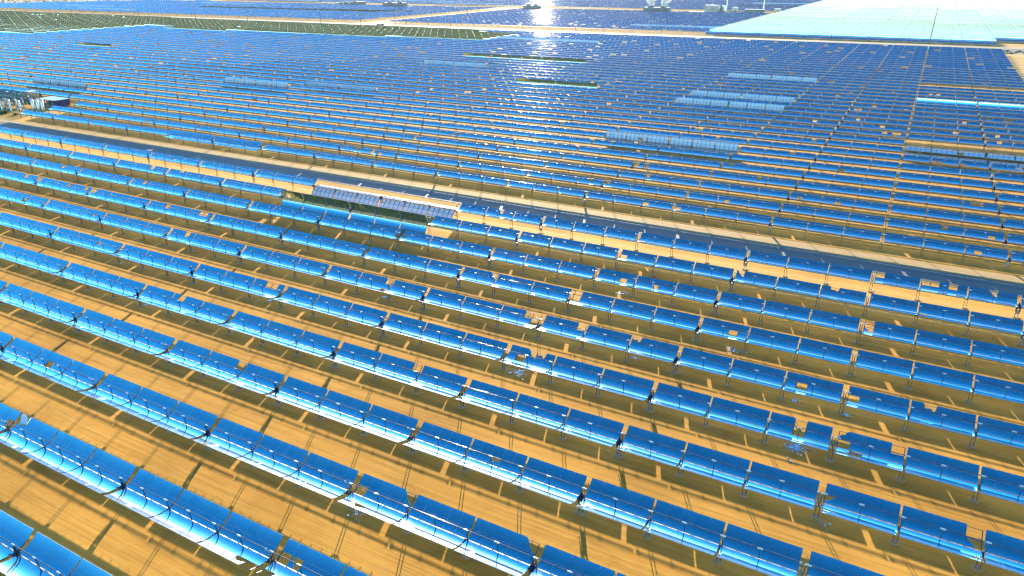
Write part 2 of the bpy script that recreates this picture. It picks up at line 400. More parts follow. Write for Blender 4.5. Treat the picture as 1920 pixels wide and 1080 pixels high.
# medium detail meshes: facets of a module joined, whole receiver line joined
fac_cache = {}
def facets(missing=frozenset(), broken=frozenset()):
    key = (missing, broken)
    if key not in fac_cache:
        b = MB(); r = random.Random(hash(key) % 9999)
        for i in range(5):
            for k in range(4):
                if (i, k) in missing: continue
                hole = None
                if (i, k) in broken: hole = [r.uniform(.25, .9) for _ in range(8)]
                panel_into(b, i * PW + .010, (i + 1) * PW - .010, *YR[k], seg=4, hole=hole)
        fac_cache[key] = b.mesh('mirror_facets', [M_MIR, M_BACK])
    return fac_cache[key]
b = MB()
for st in START:
    b.tube([(st - .12, 0, 0), (st + 7.92, 0, 0)], .06, 6, 0)
    for u in (.05, 3.9):
        b.tube([(st + u - .28, 0, 0), (st + u + .28, 0, 0)], .072, 6, 1); b.bar((st + u, 0, -FOC + .04), (st + u, 0, -.06), .09, .06, 2)
recv_all_me = b.mesh('receiver_tube', [M_TUBE, M_WHITE, M_STEEL])

# ------------------------------------------------------------------ what the photo shows, by (row, collector)
T0 = 7.0
SPECIAL = {(10, -3): 24, (9, -1): -158, (8, -1): 85}
SPECIAL.update({(16, 0): -88, (25, 0): -88, (23, 0): -88, (31, 0): -88, (15, -7): -88, (19, -5): -88, (29, -4): -92,
                (44, -5): -95, (44, -4): -95, (20, -4): -110, (25, -2): 76, (33, -4): 76, (33, -3): 76, (27, 2): 53,
                (19, 2): 174, (18, 2): 172, (32, 2): 170, (27, -11): 76})
# facets missing: (row, collector, module, i, k); from the photograph
MISS = [(0,1,0,0,2),(0,1,0,0,0),(0,0,5,4,0),(1,1,0,0,2),(4,2,0,0,2),(4,2,0,1,1),(4,2,0,4,3),(3,2,1,4,3),(4,1,5,2,3),(4,1,5,2,2),
 (5,2,0,0,2),(4,-1,5,3,3),(4,-1,5,2,3),(5,-1,0,3,3),(3,-1,4,1,3),(2,0,1,4,3),(5,0,1,4,3),(5,0,1,4,1),(5,0,5,3,3),(5,0,5,4,3),(5,0,5,4,2),
 (5,1,0,4,3),(4,1,0,1,2),(7,1,0,3,2),(8,1,0,0,2),(3,0,4,4,3),(6,1,0,0,3),(6,1,0,0,2),(6,1,3,3,2),(5,1,5,1,2),(9,2,0,0,3),(9,2,1,0,3),(9,2,1,1,3),(9,2,1,3,3),
 (10,2,2,1,2),(7,2,0,0,3),(8,-3,5,0,3),(7,-3,1,4,3),(6,-3,2,0,3),(6,-3,2,4,3),(6,-3,4,3,3),(6,-3,5,3,3),(6,-2,0,0,3),(6,-2,3,4,3),(6,-2,5,3,3),(6,-2,5,2,3),
 (5,-3,4,4,2),(7,-2,0,3,3),(1,-1,4,2,2),(11,-2,4,3,2),(11,-2,4,3,3),(13,-2,4,3,2),(13,-2,4,3,3),(13,-1,2,1,3),(13,0,3,0,3),(13,0,3,0,2),(13,0,3,2,3),(13,0,3,2,2),
 (10,1,0,0,2),(10,0,5,0,2),(11,1,1,1,2),(13,1,1,3,3),(12,0,4,0,3),(15,1,4,0,2),(17,2,1,0,2),(13,2,2,1,3),(13,2,2,2,3),(12,2,0,0,1),(17,2,3,4,3),(20,1,5,2,3),(20,1,5,2,2),
 (20,1,5,3,3),(21,1,1,4,3),(18,1,2,2,3),(20,2,3,2,3),(21,2,3,2,3),(21,2,1,4,3),(24,2,3,1,3),(24,2,4,1,3),(19,2,2,0,3),(16,0,1,2,3),(16,0,1,2,2),(16,0,1,3,1),
 (8,-1,0,1,2),(0,0,0,0,3)]
BROKEN = [(0,1,0,1,2,1),(0,0,5,3,0,0),(1,1,0,4,3,1),(1,1,2,4,3,1),(4,2,0,0,3,2),(5,2,1,1,3,0),(3,2,0,0,2,2),(3,2,1,4,2,1),(5,1,2,0,3,0),(4,1,0,2,3,1),(4,1,0,3,3,0),
 (8,1,5,1,3,0),(8,1,3,0,3,1),(7,1,1,2,2,1),(7,2,0,0,2,1),(8,-2,0,3,3,1),(9,2,2,2,3,1),(2,1,1,2,2,0),(1,1,0,1,0,0),(0,-1,5,4,2,1),(7,0,0,0,2,0)]
miss = {}; brok = {}
for r, s, mo, i, k in MISS: miss.setdefault((r, s), {}).setdefault(mo, set()).add((i, k))
for r, s, mo, i, k, st in BROKEN: brok.setdefault((r, s), {}).setdefault(mo, {})[(i, k)] = st

def west_end(r):
    if r == 10: return -5
    if r == 11: return -5
    if r == 12: return -5
    return -60
def brown(r, s):
    """the far collectors turned on edge, a stepped edge across the field"""
    u, v = px(s * 2 * P, row_y(r), 2.6)
    if r < 29: return False
    if u < 300: return v < 66.5 - (u + 40) * 0.048
    if u < 930: return v < 55 + (u - 330) * .040 and r < 50
    return False
def tilt_of(r, s):
    if (r, s) in SPECIAL: return SPECIAL[(r, s)]
    if brown(r, s): return 72
    return T0

# ------------------------------------------------------------------ list all collectors of the first field
cands = []
for r in range(-2, 51):
    for s in range(-36, 3):
        if s < west_end(r): continue
        if r == 11 and s == -5: pass
        Y = row_y(r); xs = [s * 2 * P + t * P for t in (-1, -.66, -.33, 0, .33, .66, 1)]
        pts = [px(x, Y + dy, z) for x in xs for dy, z in ((-2.3, 2.9), (2.3, 3.6))]
        vis = [q for q in pts if -12 < q[0] < 1932 and -12 < q[1] < 1092]
        if not vis: continue
        a, bq = px(s * 2 * P - P * .9, Y, 3), px(s * 2 * P + P * .9, Y, 3)
        d = (Vector((min(max(74.9, s * 2 * P - P), s * 2 * P + P), Y, 3)) - CAM).length
        cx = [min(1920, max(0, q[0])) for q in pts]; cyy = [min(1080, max(0, q[1])) for q in pts]
        cands.append([r, s, d, (max(cx) - min(cx)) * (max(cyy) - min(cyy))])
cands.sort(key=lambda c: c[2])
SINGLE = cands[:298]; REST = cands[298:]
single_keys = {(c[0], c[1]) for c in SINGLE}
by_row = {}
for r, s, d, a in cands: by_row.setdefault(r, []).append(s)
for r in by_row: by_row[r].sort()
ORD = ['', 'first', 'second', 'third', 'fourth', 'fifth', 'sixth', 'seventh', 'eighth', 'ninth', 'tenth', 'eleventh', 'twelfth', 'thirteenth', 'fourteenth',
       'fifteenth', 'sixteenth', 'seventeenth', 'eighteenth', 'nineteenth', 'twentieth']
def ordn(n):
    if n <= 20: return ORD[n]
    t = {2: 'twenty', 3: 'thirty', 4: 'forty'}[n // 10]
    return {20: 'twentieth', 30: 'thirtieth', 40: 'fortieth'}[n] if n % 10 == 0 else t + '-' + ORD[n % 10]
NUM = ['no', 'one', 'two', 'three', 'four', 'five', 'six', 'seven', 'eight', 'nine']
def rowname(r): return f'{ordn(10 - r)} row before the road' if r < 10 else f'{ordn(r - 9)} row beyond the road'

# random losses for rows where single gaps were not read off the photograph
rr = random.Random(5)
for r, s, d, a in SINGLE:
    if r >= 11:
        for mo in range(6):
            if rr.random() < .13:
                i = rr.choice([0, 0, 4, 4, 1, 2, 3]); k = rr.choice([3, 3, 3, 2, 2, 1]); miss.setdefault((r, s), {}).setdefault(mo, set()).add((i, k))
                if rr.random() < .3: miss[(r, s)][mo].add((max(0, i - 1), k))
    elif r >= 0 and (r, s) not in miss:
        if rr.random() < .6:
            mo = rr.randrange(6); brok.setdefault((r, s), {}).setdefault(mo, {})[(rr.choice([0, 4, 2]), rr.choice([1, 2, 3]))] = rr.randrange(5)

GROUP = 'parabolic trough collectors standing in parallel rows'
def collector(r, s, near):
    tau = tilt_of(r, s); T = math.radians(tau)
    ms, bk = miss.get((r, s), {}), brok.get((r, s), {})
    nm = sum(len(v) for v in ms.values())
    root = bpy.data.objects.new('trough_collector', None); col.objects.link(root)
    root.location = (s * 2 * P, row_y(r), 0); root.empty_display_size = 1
    if tau > 160: look = 'face down grey trough collector'
    elif tau < -80: look = 'pale ribbed trough collector seen from behind'
    elif tau > 70: look = 'upright brown reflecting trough collector'
    elif tau > 40: look = 'steep trough collector with white upper edge'
    elif tau > 20: look = 'steeper deep blue trough collector'
    elif nm: look = f'blue trough collector missing {NUM[min(nm, 9)]} mirror' + ('s' if nm > 1 else '')
    elif bk: look = 'blue trough collector with one broken mirror'
    else: look = 'intact blue trough collector'
    pos = by_row[r].index(s) + 1; n = len(by_row[r])
    where = 'leftmost in' if pos == 1 and n > 1 else 'rightmost in' if pos == n and n > 1 else f'{ordn(pos)} from left in' if n > 1 else 'alone in'
    tag(root, f'{look}, {where} {rowname(r)}', 'solar collector', GROUP)
    rot = (T, 0, 0)
    half_only = False
    for mo in range(6):
        fr = obj('module_frame', frame_low_me if half_only else frame_me, root, (START[mo], 0, AX), (T + math.radians(random.gauss(0, .25)), 0, 0))
        gone = ms.get(mo, set()); bz = bk.get(mo, {})
        if half_only: gone = gone | {(i, k) for i in range(5) for k in (2, 3)}
        if near:
            for i in range(5):
                for k in range(4):
                    if (i, k) in gone: continue
                    me = broken_panel(k, bz[(i, k)]) if (i, k) in bz else panel_me[k]
                    p_ = obj('broken_mirror_panel' if (i, k) in bz else 'mirror_panel', me, fr, ((i + .5) * PW, PC[k][0], PC[k][1]),
                        (math.radians(random.gauss(0, .05)), math.radians(random.gauss(0, .04)), 0))
                    if (i, k) in bz: p_['label'] = 'broken mirror panel with a jagged edge'
            rc = obj('receiver_tube', recv_me, root, (START[mo], 0, AX), rot)
            rc.delta_location = (0, -math.sin(T) * F, math.cos(T) * F)
            for u in (.05, 3.9):
                obj('tube_sleeve', sleeve_me, rc, (u, 0, 0)); obj('tube_bracket', brkt_me, rc, (u, 0, 0))
        else:
            o = obj('mirror_facets', facets(frozenset(gone), frozenset(bz)), fr); o['kind'] = 'stuff'
    if not near:
        rc = obj('receiver_tube', recv_all_me, root, (0, -math.sin(T) * F, AX + math.cos(T) * F), rot)
    js = JOINT + [24.6] + ([-24.6] if (s == by_row[r][0] or (r, s - 1) not in single_keys) else [])
    for x in js:
        p = obj('pylon', pyl_me, root, (x, 0, 0))
        if near: obj('footing', foot_me, p, (0, 0, 0))
    p = obj('pylon', pyld_me, root, (0, 0, 0))
    if near: obj('footing', footd_me, p)
    dr = obj('drive_unit', drive_me, root, (0, 0, AX), rot)
    if near: obj('hydraulic_ram', ram_me, root, (.32, 0, AX), (0, 0, 0)); obj('hydraulic_ram', ram_me, root, (-.32, 0, AX), (0, 0, 0))
    obj('flex_hose', hose_me, root, (24.6, 0, AX), rot)
    obj('flex_hose', hose_me, root, (-24.6, 0, AX), (-T, 0, math.pi))
    return root
def dangling(root):
    fr = [c for c in root.children if c.name.startswith('module_frame')][0]
    b = MB(); panel_into(b, -PW / 2 + .01, PW / 2 - .01, *YR[3], 0, PC[3][0], PC[3][1], hole=[.9, 1, .95, 1, .8, .95, .6, .75], mf=1)  # mirror side painted white too, standing in for the sun it reflects
    o = obj('loose_mirror_panel', b.mesh('loose_mirror_panel', [M_MIR, M_BACK]), fr, (.75, PC[3][0] + .05, PC[3][1] + .18), (math.radians(14), math.radians(-10), math.radians(9)))
    o['label'] = 'loose facet painted white for mirrored sun, out of line at the row end'
NEAR_D = 172
n_near = 0
for r, s, d, a in SINGLE:
    near = d < NEAR_D and r < 14
    n_near += near
    rt = collector(r, s, near)
    if (r, s) == (0, 0): dangling(rt)
print('collectors', len(cands), 'near', n_near)

# ------------------------------------------------------------------ the far collectors: one joined mesh
def sca_template(seg):
    """quads of a collector in its local frame, grouped so that some can be left out"""
    quads = []   # (4 verts, material, group id)  group = (module, piece)
    ys = {0: [-2.45, -1.85, -1.25], 1: [-1.25, -.66, -.075], 2: [.075, .66, 1.25], 3: [1.25, 1.85, 2.45]}
    if seg == 1: ys = {k: [v[0], v[2]] for k, v in ys.items()}
    for mo in range(6):
        for half in range(2):
            x0 = START[mo] + half * 3.9; x1 = x0 + 3.9 - (.03 if half == 0 else 0)
            for k in range(4):
                for a, c in zip(ys[k], ys[k][1:]):
                    q = [(x0, a, para(a)), (x1, a, para(a)), (x1, c, para(c)), (x0, c, para(c))]
                    quads.append((q, 0, (mo, half, k)))
                    q2 = [(x, y, z - .04) for x, y, z in reversed(q)]
                    quads.append((q2, 1, (mo, half, k)))
    for w in range(4):   # torque tube, square
        a0, a1 = math.pi / 4 + w * math.pi / 2, math.pi / 4 + (w + 1) * math.pi / 2
        p0, p1 = (.24 * math.cos(a0), .24 * math.sin(a0)), (.24 * math.cos(a1), .24 * math.sin(a1))
        quads.append(([(-24.2, *p0), (-24.2, *p1), (24.2, *p1), (24.2, *p0)][::-1], 2, None))
        q0, q1 = (.06 * math.cos(a0), F + .06 * math.sin(a0)), (.06 * math.cos(a1), F + .06 * math.sin(a1))
        quads.append(([(-24.3, *q0), (-24.3, *q1), (24.3, *q1), (24.3, *q0)][::-1], 3, None))
    return quads
def build_far(name, lst, seg, seed):
    rg = random.Random(seed); q = sca_template(seg)
    V = np.array([x[0] for x in q]); MI = np.array([x[1] for x in q]); G = [x[2] for x in q]
    keys = sorted({g for g in G if g}); gi = np.array([keys.index(g) if g else -1 for g in G])
    AV, AM = [], []
    for (x, y, tau) in lst:
        keep = np.ones(len(q), bool)
        for _ in range(0 if tau in (60, 72) and rg.random() < .85 else rg.choice([0, 0, 1, 1, 2, 3])):
            keep &= gi != rg.choice([i for i, kk in enumerate(keys) if kk[2] in (2, 3)])
        t = math.radians(tau + rg.gauss(0, .2 if tau == 60 else .7)); v = V[keep]
        w = np.empty_like(v); w[..., 0] = v[..., 0] + x
        w[..., 1] = v[..., 1] * math.cos(t) - v[..., 2] * math.sin(t) + y
        w[..., 2] = v[..., 1] * math.sin(t) + v[..., 2] * math.cos(t) + AX
        AV.append(w); AM.append(MI[keep])
        pw = []; 
        for xx in (-24.6, -16.2, -8.1, 0, 8.1, 16.2):
            for (ax, ay) in ((.14, 0), (0, .14)):
                pw.append([(x + xx - ax, y - ay, 0), (x + xx + ax, y + ay, 0), (x + xx + ax, y + ay, AX), (x + xx - ax, y - ay, AX)])
        AV.append(np.array(pw)); AM.append(np.full(len(pw), 4))
    A = np.concatenate(AV); mi = np.concatenate(AM); n = len(A)
    me = bpy.data.meshes.new(name)
    me.vertices.add(n * 4); me.loops.add(n * 4); me.polygons.add(n)
    me.vertices.foreach_set('co', A.reshape(-1)); me.loops.foreach_set('vertex_index', np.arange(n * 4))
    me.polygons.foreach_set('loop_start', np.arange(n) * 4)
    for mm in (M_MIR, M_BACK, M_GALV, M_TUBE, M_STEEL): me.materials.append(mm)
    me.polygons.foreach_set('material_index', mi.astype(np.int32)); me.update(calc_edges=True)
    o = obj(name, me); print(name, len(lst), n * 2)
    return o
lst = [(s * 2 * P, row_y(r), tilt_of(r, s)) for r, s, d, a in REST]
def infr(x, y): 
    for t in (-1, 0, 1):
        u, v = px(x + t * P, y, 3)
        if -30 < u < 1950 and v > -25: return True
    return False
ry = random.Random(3)
far2 = []
for k in range(0, 90):
    y = F2 + k * D
    for s in range(-46, 7):
        x = s * 2 * P
        if s > 2 and k < 3: continue
        if not infr(x, y): continue
        if s >= -2:                                    # the field tilted so its mirrors reflect the pale low sky
            if y > 1790: continue
            if 1236 < y < 1250: continue
            tau = 60.0
            if (s, k) in ((-1, 22), (0, 22)): tau = 90
            far2.append((x, y, tau)); continue
        if s == -11 and y < 1085: continue
        if 1075 < y < 1140: continue
        # edge of the scrubland
        if s < -26 and y > 830 + (x + 1580) * 1.72: continue
        if y > 1600 + (x + 900) * .06: continue
        tau = T0
        q = ry.random()
        if s < -11:
            blk = (k // 1, (s + 60) // 3)
            z = random.Random(blk[0] * 131 + blk[1]).random()
            if z < .035: tau = 97
            elif z < .055: tau = -95
        else:
            blk = (k, (s + 60) // 2); z = random.Random(blk[0] * 77 + blk[1]).random()
            if z < .012: tau = -95
            elif z < .02: tau = 97
        if k in (13, 14) and -21 <= s <= -14: tau = 97
        far2.append((x, y, tau))
o = build_far('far_trough_collectors', lst + far2, 2, 9)
tag(o, 'sea of tiny blue and pale trough collectors filling the fields in the distance', 'solar field', None, 'stuff')

# ------------------------------------------------------------------ scrub
def scrub(name, pts, label, seed):
    rg = np.random.default_rng(seed); AV = []; AF = []; o_ = 0
    base = [(math.cos(a), math.sin(a)) for a in np.linspace(0, 2 * math.pi, 6)[:-1]]
    for (x, y, r_) in pts:
        h = r_ * rg.uniform(.5, .9); j = rg.uniform(.7, 1.3, 11)
        vs = [(x + c * r_ * j[i], y + s_2 * r_ * j[i], -.05) for i, (c, s_2) in enumerate(base)] + \
             [(x + c * r_ * .75 * j[i + 5], y + s_2 * r_ * .75 * j[i + 5], h * .7 * j[i]) for i, (c, s_2) in enumerate(base)] + [(x, y, h * j[10])]
        AV += vs
        for i in range(5):
            k = (i + 1) % 5
            AF += [(o_ + i, o_ + k, o_ + 5 + k, o_ + 5 + i), (o_ + 5 + i, o_ + 5 + k, o_ + 10)]
        o_ += 11
    me = bpy.data.meshes.new(name); me.from_pydata(AV, [], AF); me.materials.append(M_SCRUB); me.update()
    return tag(obj(name, me), label, 'scrub', None, 'stuff')
rg = np.random.default_rng(4); pts = []
for _ in range(3200):
    x = rg.uniform(-1500, 240); y = row_y(50) + rg.uniform(8, 34)
    if px(x, y, 0)[1] > -5: pts.append((x, y, rg.uniform(.5, 1.6)))
scrub('roadside_scrub', pts, 'dry low scrub along the verge of the far road', 2)
pts = []
for _ in range(16000):
    x = rg.uniform(-3000, 700); y = rg.uniform(760, 2900)
    u, v = px(x, y, 0)
    if not (-10 < u < 1930 and -8 < v < 14): continue
    if x > -120 and y < 1855: continue
    if x > -900 and y < 1700: continue
    if x > -1580 and y < 1260 + (x + 1330) * .9 + 20: continue
    if x > -1330 and y < 1660: continue
    pts.append((x, y, rg.uniform(1.2, 3.2)))
scrub('desert_scrub', pts, 'dark dry bushes dotted over the desert beyond the collector fields', 3)

# ------------------------------------------------------------------ broken glass lying under the gaps
def shards(u, v, rad, n, label, seed):
    g = ground(u, v); r_ = random.Random(seed); b = MB()
    for _ in range(n):
        a = r_.uniform(0, 6.28); q = rad * abs(r_.gauss(0, .5)); x, y = g.x + q * math.cos(a) * 1.3, g.y + q * math.sin(a)
        s1 = r_.choice([.03, .05, .05, .08, .14]); k = r_.randint(3, 5); t = r_.uniform(0, 6.28)
        tx, ty = r_.uniform(-.25, .25), r_.uniform(-.25, .25)
        ring = []
        for i in range(k):
            aa = t + 6.28 * i / k; dx, dy = s1 * math.cos(aa) * r_.uniform(.6, 1.3), s1 * math.sin(aa) * r_.uniform(.6, 1.3)
            ring.append((x + dx, y + dy, .06 + dx * tx + dy * ty))
        low = [(p[0], p[1], p[2] - .012) for p in ring]
        b.add(ring + low, [tuple(range(k)), tuple(reversed(range(k, 2 * k)))] + [(i, i + k, (i + 1) % k + k, (i + 1) % k) for i in range(k)])
    return tag(obj('mirror_shards', b.mesh('mirror_shards', [M_SHARD])), label, 'broken glass', 'broken mirror glass on the sand', 'stuff')
for i, (u, v, q, n, lb) in enumerate([
    (1492, 838, 1.7, 420, 'wide spray of shattered blue mirror glass under the gap in the fourth row from the right corner'),
    (1483, 866, 1.6, 24, 'few large pale glass pieces lying on lit sand near the wide spray'),
    (970, 699, 1.8, 160, 'scattered shards in shade under a broken collector at the middle of the photo'),
    (1490, 752, .6, 60, 'small pile of shards above the wide spray'),
    (1584, 778, .7, 70, 'shards beside the footing of a gap pylon at right'),
    (1374, 657, 1.6, 120, 'shards on the sand under a collector with a square hole'),
    (1168, 551, 1.3, 90, 'shards on shaded sand below the middle rows'),
    (722, 557, .8, 70, 'shards near a pylon left of the middle'),
    (1192, 671, .7, 60, 'shards at the foot of a pylon right of the middle'),
    (228, 494, .9, 50, 'shards below the third row seen at far left'),
    (505, 564, .6, 40, 'shards in shade below a row with exposed mirror posts'),
    (668, 964, 1.2, 50, 'shards below the broken corner of a near collector'),
    (1545, 985, 1.0, 30, 'shards beside the near gap pylon at lower right'),
    (272, 573, .8, 40, 'shards in shade under a row at left'),
    (1638, 546, .8, 25, 'shards on orange sand near the road at right')]):
    shards(u, v, q, n, lb, i)
# ------------------------------------------------------------------ small process plant at the left end of the rows
M_CREAM = plain('cream_steel_paint', (0.62, 0.55, 0.40), 0.6, 0, .1, .6)
M_VESS = plain('insulation_cladding', (0.66, 0.66, 0.64), 0.3, 0.55, .1, .6)
M_GREEN = plain('grey_green_pipe_paint', (0.16, 0.26, 0.22), 0.5, 0.1, .3, .8)
M_NAVY = plain('navy_sheet_wall', (0.012, 0.035, 0.12), 0.4, 0, .2, .5)
M_ROOF = plain('pale_roof_sheet', (0.30, 0.34, 0.36), 0.4, 0.2, .1, .5)
M_TEAL = plain('cooling_tower_cladding', (0.10, 0.17, 0.18), 0.6, 0, .25, .2)
M_BEIGE = plain('beige_cladding', (0.42, 0.40, 0.36), 0.6, 0, .15, .2)
M_WOOD = plain('pole_timber', (0.09, 0.06, 0.045), 0.9, 0, .2, .5)
def thing(name, label, cat, loc, rz=0, group=None):
    e = bpy.data.objects.new(name, None); col.objects.link(e); e.location = loc; e.rotation_euler = (0, 0, rz)
    return tag(e, label, cat, group)
def part(name, b, mats, parent, loc=(0, 0, 0), rot=(0, 0, 0)):
    return obj(name, b.mesh(name, mats), parent, loc, rot)
def cyl(b, c, r, h, n=14, mi=0): b.tube([(c[0], c[1], c[2]), (c[0], c[1], c[2] + h)], r, n, mi)

VES = [((64, 206), 4.6, .62, 'leftmost of three tall white vessels beside the left pipe rack'),
       ((73.5, 207), 4.9, .62, 'middle one of three tall white vessels beside the left pipe rack'),
       ((82, 208), 5.0, .66, 'rightmost of three tall white vessels, nearest the navy shed')]
for (u, v), h, r, lb in VES:
    g = ground(u, v); t = thing('process_vessel', lb, 'vessel', (g.x, g.y, 0), 0, 'tall white vessels beside the pipe rack')
    b = MB(); b.tube([(0, 0, .5), (0, 0, h), (0, 0, h + .25), (0, 0, h + .36)], r, 14, 0, True, [r, r, r * .7, r * .2]); part('shell', b, [M_VESS], t)
    b = MB(); cyl(b, (0, 0, 0), r * 1.15, .5); part('skirt', b, [M_CONC], t)
    b = MB(); b.tube([(0, 0, h + .3), (0, 0, h + .7), (-1.2, 0, h + .7), (-1.2, 0, 2.0)], .13, 8); part('outlet_pipe', b, [M_GALV], t)
for i, (u, v, h, r, lb) in enumerate([(40, 209, 3.9, .42, 'short grey pipe column closest to the first collector row'), (34, 208, 4.4, .4, 'leaning grey pipe column left of the short one'),
        (22, 210, 4.6, .38, 'slim pale pipe column in the middle of the left group'), (14, 206, 4.2, .5, 'thick grey pipe column near the left photo edge'), (5, 207, 4.0, .45, 'leftmost grey pipe column of the plant'),
        (46, 203, 4.0, .35, 'thin pipe column just left of the white vessels')]):
    g = ground(u, v); t = thing('pipe_column', lb, 'pipe', (g.x, g.y, 0), 0, 'vertical pipe columns under the pipe rack')
    b = MB(); b.tube([(0, 0, .1), (0, 0, h), (-.5, .2, h + .6), (-2.2, .6, h + .7)], r, 10); part('pipe', b, [M_BEIGE if i % 2 else M_VESS], t)
    b = MB(); cyl(b, (0, 0, h * .45), r * 1.5, .12); cyl(b, (0, 0, h * .55), r * 1.5, .12); part('flange', b, [M_STEEL], t)
    b = MB(); b.box((0, 0, .12), (.7, .7, .12)); part('plinth', b, [M_CONC], t)
g = ground(25, 196); t = thing('pipe_rack', 'dense grey green pipe rack with stacked pipes at the left edge', 'pipe rack', (g.x, g.y, 0), -.05)
r_ = random.Random(2); b = MB()
for x in range(-16, 13, 4):
    for y in (-3.5, 3.5): b.bar((x, y, 0), (x, y, 5.6), .3, .3)
    for z in (2.2, 3.8, 5.4): b.bar((x, -3.6, z), (x, 3.6, z), .25, .25)
part('rack_frame', b, [M_GREEN], t)
for z in (2.6, 4.2, 5.8):
    for y in (-3, -2.2, -1.3, -.4, .6, 1.5, 2.5, 3.1):
        b = MB(); r = r_.choice([.14, .2, .28, .36]); x1 = r_.uniform(7, 13)
        b.tube([(-17, y, z + r), (x1, y, z + r), (x1 + .4, y, z + r - .4), (x1 + .4, y, 1)], r, 8)
        part('pipe', b, [r_.choice([M_GREEN, M_VESS, M_GREEN, M_TEAL])], t)
for k in range(16):
    b = MB(); x, y = r_.uniform(-15, 10), r_.uniform(-3, 3)
    b.tube([(0, 0, 0), (0, 0, .7)], .1, 6); b.tube([(0, 0, .7), (0, 0, .78)], .42, 10)
    part('valve', b, [r_.choice([M_STEEL, M_WHITE, M_GREEN])], t, (x, y, 6.1))
g = ground(62, 186); t = thing('pump_house', 'beige open fronted equipment frame behind the white vessels', 'shed', (g.x, g.y, 0))
b = MB()
for x in (-2.1, 2.1):
    for y in (-1.5, 1.5): b.box((x, y, 1.9), (.18, .18, 1.9))
b.box((0, 1.5, 1.4), (1.9, .08, 1.4)); part('frame', b, [M_CREAM], t)
b = MB(); b.box((0, 0, 3.95), (2.6, 2.0, .14)); part('roof', b, [M_CREAM], t)
b = MB(); b.box((0, 0, .7), (1.0, .7, .7)); b.tube([(0, 0, 1.4), (0, 0, 2.6)], .3, 8); part('pump', b, [M_BEIGE], t)
g = ground(77, 183.5); b = MB()
t = thing('control_cabinet', 'small dark control cabinet standing right of the beige frame', 'cabinet', (g.x, g.y, 0))
b.box((0, 0, .95), (.6, .45, .9)); part('cabinet_body', b, [M_TEAL], t); b = MB(); b.box((0, 0, 1.9), (.7, .55, .05)); part('lid', b, [M_STEEL], t)
g = ground(104, 197); t = thing('shed', 'low navy open shed with flat grey roof at the ends of the rows', 'shed', (g.x, g.y, 0), -.02)
b = MB(); b.box((0, 3.4, 1.5), (6.8, .08, 1.5)); b.box((6.8, 0, 1.5), (.08, 3.4, 1.5)); part('wall', b, [M_NAVY], t)
for x in (-6.6, -2.2, 2.2, 6.6):
    b = MB(); b.box((0, 0, 1.5), (.13, .13, 1.5)); part('post', b, [M_NAVY], t, (x, -3.4, 0))
b = MB(); b.box((0, 0, 3.12), (7.2, 3.9, .1)); part('roof', b, [M_ROOF], t)
for x in (-4.4, -.5, 3.6):
    b = MB(); b.box((0, 0, .9), (1.2, 1.0, .9)); part('transformer', b, [M_TEAL], t, (x, 0, 0))
for i, (u, v) in enumerate([(3, 214), (10, 213), (1, 203), (30, 216)]):
    g = ground(u, v); r_ = random.Random(i); b = MB()
    for k in range(220):
        a, q, z = r_.uniform(0, 6.28), abs(r_.gauss(0, .7)), r_.uniform(0, 1.2); c = Vector((q * math.cos(a), q * math.sin(a), z * (1 - q * .3)))
        d1 = Vector((r_.gauss(0, 1), r_.gauss(0, 1), r_.gauss(0, 1))).normalized() * .22; d2 = d1.cross(Vector((r_.gauss(0, 1), 1, .3))).normalized() * .14
        b.add([c - d1, c + d2, c + d1, c - d2], [(0, 1, 2, 3)])
    t = thing('desert_bush', ['small green bush at the left edge below the pipes', 'second green bush beside the pipe columns', 'green bush under the pipe rack at the photo edge', 'dry bush on the dirt before the first collector'][i], 'bush', (g.x, g.y, 0))
    part('foliage', b, [M_BUSH], t); b = MB(); b.bar((0, 0, 0), (.05, 0, .8), .09, .09); part('stem', b, [M_WOOD], t)

# ------------------------------------------------------------------ lines of poles by the far road
for i, (u, v, h) in enumerate([(138, 43, 17), (264, 46, 18), (367, 36, 17), (465, 41, 19), (602, 46, 18), (677, 50, 22), (741, 43, 24), (877, 33, 15), (896, 26, 15), (1140, 24, 15), (1068, 22, 14)]):
    g = ground(u, v); wh = ['leftmost', 'second', 'third', 'fourth', 'fifth', 'sixth', 'seventh', 'eighth', 'ninth', 'eleventh', 'tenth'][i]
    t = thing('utility_pole', f'thin dark power pole near the far road, {wh} from the left' if i else 'thin dark power pole near the far road, leftmost of its kind', 'pole', (g.x, g.y, 0), 0, 'power poles near the far road')
    b = MB(); b.tube([(0, 0, 0), (0, 0, h)], .28, 6, 0, True, [.32, .2]); part('mast', b, [M_WOOD], t)
    b = MB(); b.box((0, 0, h - 1.2), (1.7, .12, .12)); part('crossarm', b, [M_WOOD], t)
first = None
for k in range(46):
    x = -1350 + k * 32; y = row_y(50) + 78
    if first is None:
        first = thing('fence_post', 'short dark post beside the dirt track along the far road', 'post', (x, y, 0), 0, 'short posts along the far dirt track')
        b = MB(); b.box((0, 0, 2.2), (.14, .14, 2.2)); b.box((0, 0, 4.0), (.6, .07, .07)); pm = part('post_body', b, [M_WOOD], first)
    elif px(x, y, 2)[1] > 0 and 0 < px(x, y, 2)[0] < 1920:
        c = first.copy(); col.objects.link(c); c.location = (x, y, 0); d = pm.copy(); col.objects.link(d); d.parent = c
first.location.x = -1100

